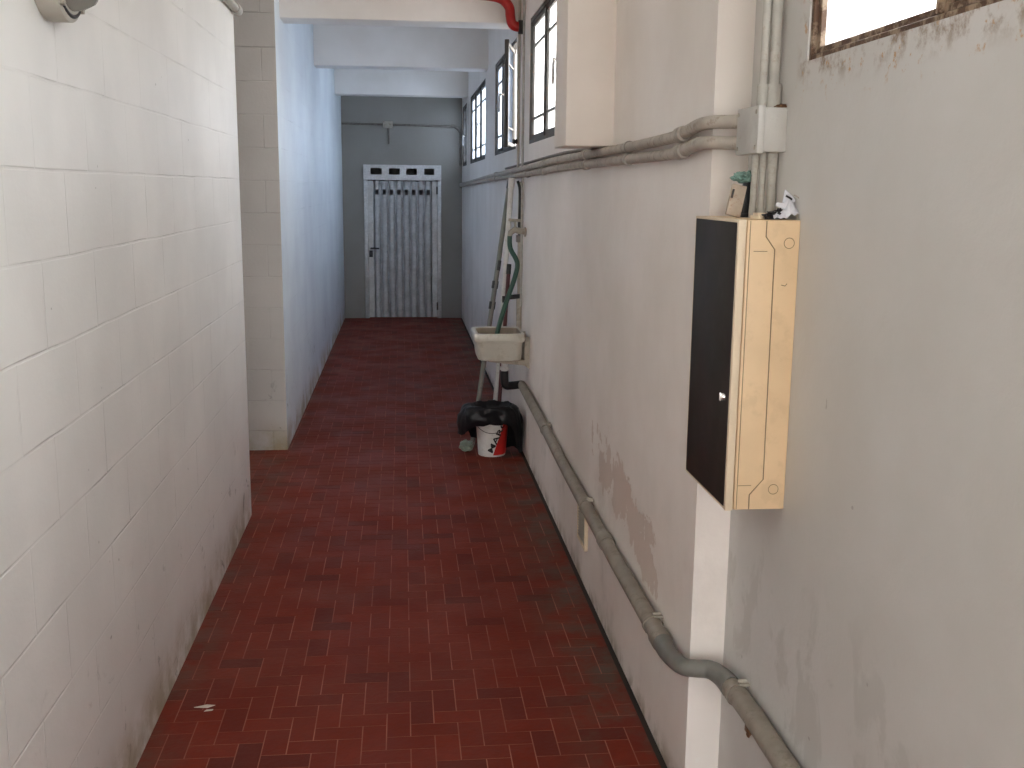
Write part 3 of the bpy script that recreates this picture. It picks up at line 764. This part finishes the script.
# ------------------------------------------------------------------ wash basin corner
def sink():
    x0, x1, y0, y1, zt, zb = .428, .742, 6.30, 6.68, .825, .655
    root = thing('wash_basin', 'old cream ceramic wash basin on the right wall', 'basin', ((x0 + x1) / 2, (y0 + y1) / 2, zb))
    def ring(ins, z, r, n=7):
        a, b_, c, d = x0 + ins, x1 - ins * .6, y0 + ins, y1 - ins
        pts = []
        for cx_, cy_, s0 in ((b_ - r, d - r, 0), (a + r, d - r, PI / 2), (a + r, c + r, PI), (b_ - r, c + r, 1.5 * PI)):
            for k in range(n): t_ = s0 + k / (n - 1) * PI / 2; pts.append((cx_ + r * math.cos(t_), cy_ + r * math.sin(t_), z))
        return pts
    prof = [(.040, zb, .05), (.030, zb + .004, .055), (.024, zb + .03, .055), (.016, zb + .112, .055), (.014, zb + .118, .055), (.002, zb + .121, .045), (0, zb + .126, .045), (0, zt - .012, .045), (.004, zt - .003, .045), (.010, zt, .045),
            (.024, zt, .045), (.030, zt - .006, .045), 'SPLIT', (.036, zt - .03, .045), (.055, zb + .05, .05), (.080, zb + .024, .05), (.12, zb + .018, .04)]
    cut = prof.index('SPLIT'); inner = [prof[cut - 1]] + prof[cut + 1:]; outer = prof[:cut]
    def skin(pr, first, last):
        b = bmesh.new(); rs = [[b.verts.new(p) for p in ring(*q)] for q in pr]
        for a, c in zip(rs, rs[1:]):
            n = len(a)
            for k in range(n): b.faces.new((a[k], a[(k + 1) % n], c[(k + 1) % n], c[k]))
        if first: b.faces.new(list(reversed(rs[0])))
        if last: b.faces.new(rs[-1])
        bmesh.ops.recalc_face_normals(b, faces=b.faces)
        m = MB(); m._take(b, 0); return m
    skin(outer, True, False).build('bowl', 'ceramic', root)
    part_label(skin(inner, False, True).build('basin_inside', 'ceramic_stained', root), 'brown stained inside')
    for y in (6.36, 6.60):
        m = MB(); m.prism([(XR, .80), (.745, .80), (.742, .655), (.52, .655), (.52, .645), (XR - .03, .62), (XR, .60)], y, y + .012, 'y'); m.build('bracket', 'beige', root)
    m = MB(); m.lathe([(0, 0), (.022, 0), (.022, .003), (.018, .005)], (.61, 6.49, zb + .017), 'z', 16); m.build('plug_hole', 'chrome', root)
    m = MB(); m.tube([(.63, 6.47, .66), (.63, 6.47, .56)], .020, 14); tp = m.build('waste_pipe', 'white', root)
    m = MB(); m.lathe([(.024, 0), (.030, .004), (.030, .02), (.024, .024)], (.63, 6.47, .575), 'z', 16); m.build('nut', 'white', tp)
    m = MB(); m.tube([(.63, 6.47, .57), (.632, 6.47, .50), (.645, 6.475, .475), (.68, 6.485, .473), (.745, 6.51, .475)], .026, 14, smooth=4); part_label(m.build('trap', 'black', root), 'black waste trap')
sink()

def tap():
    root = thing('wall_tap', 'beige wall tap above the wash basin', 'tap', (.75, 6.62, 1.42))
    m = MB(); m.tube([(XR, 6.62, 1.43), (.735, 6.62, 1.435), (.70, 6.60, 1.445), (.672, 6.59, 1.425), (.668, 6.59, 1.40)], [.020, .020, .019, .017, .015], 12); m.lathe([(.0, 0), (.03, 0), (.03, .008), (.02, .012)], (XR - .012, 6.62, 1.43), 'x', 16); m.build('body', 'beige', root)
    m = MB(); m.tube([(.705, 6.60, 1.45), (.70, 6.60, 1.50)], .008, 8); m.tube([(.66, 6.595, 1.505), (.74, 6.605, 1.50)], .009, 8); m.build('lever', 'beige', root)
tap()
m = MB(); m.tube([(.668, 6.588, 1.405), (.672, 6.585, 1.33), (.715, 6.57, 1.24), (.700, 6.56, 1.15), (.665, 6.55, 1.05), (.62, 6.53, .92), (.585, 6.50, .80), (.57, 6.48, .70)], .015, 12, smooth=6)
tag(m.build('hose', 'green'), 'dark green rubber hose hanging from the tap into the basin', 'hose')
m = MB(); m.tube([(.735, 6.78, 1.745), (.75, 6.79, 1.70), (.755, 6.80, 1.63), (.752, 6.80, 1.54), (.748, 6.79, 1.47), (.752, 6.78, 1.40)], .009, 10, smooth=6)
tag(m.build('cable', 'darkrubber'), 'black cable looping down from the conduits above the tap', 'cable')
root = thing('water_pipe', 'beige water pipe with a stop valve on the wall behind the basin', 'pipe', (.75, 6.80, .95))
m = MB(); m.tube([(.757, 6.83, 1.74), (.757, 6.83, 1.4), (.757, 6.83, 1.0)], .013, 10); m.tube([(.757, 6.83, 1.0), (.757, 6.83, .6)], .018, 10); m.build('tube', 'beige', root)
m = MB(); m.tube([(XR, 6.82, 1.005), (.70, 6.81, 1.0), (.655, 6.81, .985)], .015, 10); m.lathe([(0, 0), (.022, 0), (.022, .02), (0, .02)], (.645, 6.81, .985), 'x', 12); part_label(m.build('valve', 'darkrubber', root), 'dark stop valve')
m = MB(); m.box((.735, 6.80, 1.355), (XR, 6.86, 1.40), .004); m.build('bracket', 'conduit_dark', root)

for bot, top_, r, mat, lab in (((.455, 6.86, .0), (.722, 7.13, 1.755), .016, 'grey_pole', 'tall grey green pole leaning on the wall behind the basin'),
                               ((.60, 6.93, .0), (.722, 7.03, 1.76), .018, 'white', 'tall white plastic pole leaning beside the grey green pole'),
                               ((.612, 6.80, .0), (.700, 6.93, 1.20), .013, 'maroon', 'short dark red pole standing behind the rubbish bucket'),
                               ((.45, 6.78, .0), (.640, 6.97, 1.22), .010, 'conduit_dark', 'thin dark stick leaning in front of the grey green pole')):
    root = thing('pole', lab, 'pole', bot)
    m = MB(); m.tube([bot, tuple((a + b_) / 2 for a, b_ in zip(bot, top_)), top_], r, 12); m.build('shaft', mat, root)
    d = (Vector(top_) - Vector(bot)).normalized()
    if mat == 'grey_pole':
        for q in (.92, 1.06): 
            c0 = Vector(bot) + d * q; m = MB(); m.tube([c0, c0 + d * .05], r * 1.35, 12); m.build('clamp', 'darkrubber', root)
    m = MB(); m.tube([Vector(top_) - d * .06, Vector(top_) + d * .006], r * 1.18, 12); m.build('end_cap', 'darkrubber' if mat != 'white' else 'white', root)

# ------------------------------------------------------------------ bucket and rubbish bag
BC = Vector((.565, 6.60, 0)); BH = .30
def brad(z): return .088 + .022 * z / BH
def on_bucket(ang, z, off):   # ang 0 = towards the viewer, positive to the right
    r = brad(z) + off; a = -PI / 2 - 0.085 + ang
    return (BC.x + r * math.cos(a), BC.y + r * math.sin(a), z)
def bucket():
    root = thing('bucket', 'white and red printed plastic bucket lined with a black bag', 'bucket', BC)
    m = MB(); m.lathe([(0, .004), (.080, .004), (.086, 0), (.088, .006), (.1085, BH - .02), (.114, BH - .018), (.114, BH), (.106, BH), (.084, .012), (0, .012)], BC, 'z', 40); m.build('body', 'white', root)
    b = bmesh.new(); NZ, NA = 14, 14; g_ = []
    for j in range(NZ + 1):
        z = .012 + (BH - .04) * j / NZ
        a0 = .10 + .85 * j / NZ; a1 = 1.75
        g_.append([b.verts.new(on_bucket(a0 + (a1 - a0) * i / NA, z, .0012)) for i in range(NA + 1)])
    for j in range(NZ):
        for i in range(NA): b.faces.new((g_[j][i], g_[j][i + 1], g_[j + 1][i + 1], g_[j + 1][i]))
    bmesh.ops.recalc_face_normals(b, faces=b.faces)
    m = MB(); m._take(b, 0); part_label(m.build('red_print', 'red', root), 'red printed field')
    cu = bpy.data.curves.new('lettering', 'FONT'); cu.body = 'MARC'; cu.size = .085; cu.space_character = 1.0; cu.resolution_u = 3; cu.offset = .0016
    tmp = bpy.data.objects.new('lettering', cu); COL.objects.link(tmp)
    me = bpy.data.meshes.new_from_object(tmp.evaluated_get(bpy.context.evaluated_depsgraph_get()))
    bpy.data.objects.remove(tmp)
    b = bmesh.new(); b.from_mesh(me); bpy.data.meshes.remove(me)
    th = math.radians(64)
    bmesh.ops.subdivide_edges(b, edges=[e_ for e_ in b.edges if e_.calc_length() > .02], cuts=2)
    for v in b.verts:
        x, y = v.co.x, v.co.y * .62
        u = x * math.cos(th) - y * math.sin(th); z = x * math.sin(th) + y * math.cos(th)
        v.co = Vector(on_bucket((u + .002) / .1, z + .022, .0016))
    m = MB(); m._take(b, 0); part_label(m.build('lettering', 'ink', root), 'black slanted capitals')
    m = MB(); pts = [on_bucket(a, .245 - .085 * math.cos((a) * .95), .006) for a in [-1.5 + 3.0 * k / 20 for k in range(21)]]
    m.tube(pts, .0022, 6); m.build('bail_handle', 'steel_dark', root)
bucket()
def bag():
    b = bmesh.new(); N = 72
    rows = 16; g_ = []
    for j in range(rows):
        t_ = j / (rows - 1); row = []
        for k in range(N):
            a = 2 * PI * k / N
            vx, vy = math.cos(a), math.sin(a)
            right = max(0.0, vx)
            va = math.atan2(vx, -vy) + .085                           # 0 = towards the viewer, + to the right
            sm = lambda t: max(0.0, min(1.0, t)) ** 2 * (3 - 2 * max(0.0, min(1.0, t)))
            low = .215 - .20 * sm((va - .75) / .45) if va > -.6 else .215 - .075 * sm((-va - .6) / .5)
            if abs(va) > 2.2: low = min(low, .09)
            low += .02 * noise.noise(Vector((vx * 3, vy * 3, 5)))
            low = max(.006, low)
            if t_ < .25:                                             # inside the mouth, coming up to the rim
                q = t_ / .25; r = .085 + .038 * q; z = .20 + .130 * q
            else:
                q = (t_ - .25) / .75
                bulge = .135 + .065 * right + .085 * max(0, -vx) ** 2 + .015 * max(0, vy)
                r = .124 + (bulge - .124) * (1 - (1 - q) ** 2.2) - .018 * q * q
                z = .330 + .022 * math.sin(q * PI * .5) * (1 - q) * 2 - (.330 - low) * q ** 1.35
            n = noise.fractal(Vector((vx * 2.6, vy * 2.6, t_ * 3.0)), 1.0, 2.1, 4)
            pl = math.sin(a * 13 + 3 * n) * .006 * min(1, t_ * 2)
            r += (.006 + .022 * abs(n) if t_ > .25 else -.004) + (abs(pl) if t_ > .25 else 0)
            z += .010 * n if t_ < .8 else 0
            x = BC.x + r * vx; x = min(x, XR - .008)
            row.append(b.verts.new((x, BC.y + .06 * max(0, vx) * 0 + r * vy * .85, max(.004, z))))
        g_.append(row)
    for j in range(rows - 1):
        for k in range(N): b.faces.new((g_[j][k], g_[j][(k + 1) % N], g_[j + 1][(k + 1) % N], g_[j + 1][k]))
    b.faces.new(list(reversed(g_[0])))
    bmesh.ops.recalc_face_normals(b, faces=b.faces)
    m = MB(); m._take(b, 0)
    tag(m.build('rubbish_bag', 'bagblack', None, 70), 'black plastic rubbish bag folded out over the bucket', 'bag')
bag()
m = MB(); m.blob((.405, 6.68, .035), (.045, .04, .034), 3, .5, 11, 3, flat=.002)
tag(m.build('rag', 'rubble'), 'pale greenish crumpled piece on the floor left of the bucket', 'rag')

# paper scraps on the floor
for pts, lab in (([(-.70, 3.302), (-.655, 3.296), (-.632, 3.312), (-.66, 3.318)], 'longer pale paper scrap on the floor by the left wall'), ([(-.662, 3.272), (-.636, 3.276), (-.634, 3.284), (-.655, 3.283)], 'shorter pale paper scrap on the floor in front of the longer one')):
    m = MB(); m.prism(pts, .0008, .0022, 'z'); tag(m.build('paper_scrap', 'paper'), lab, 'scrap')
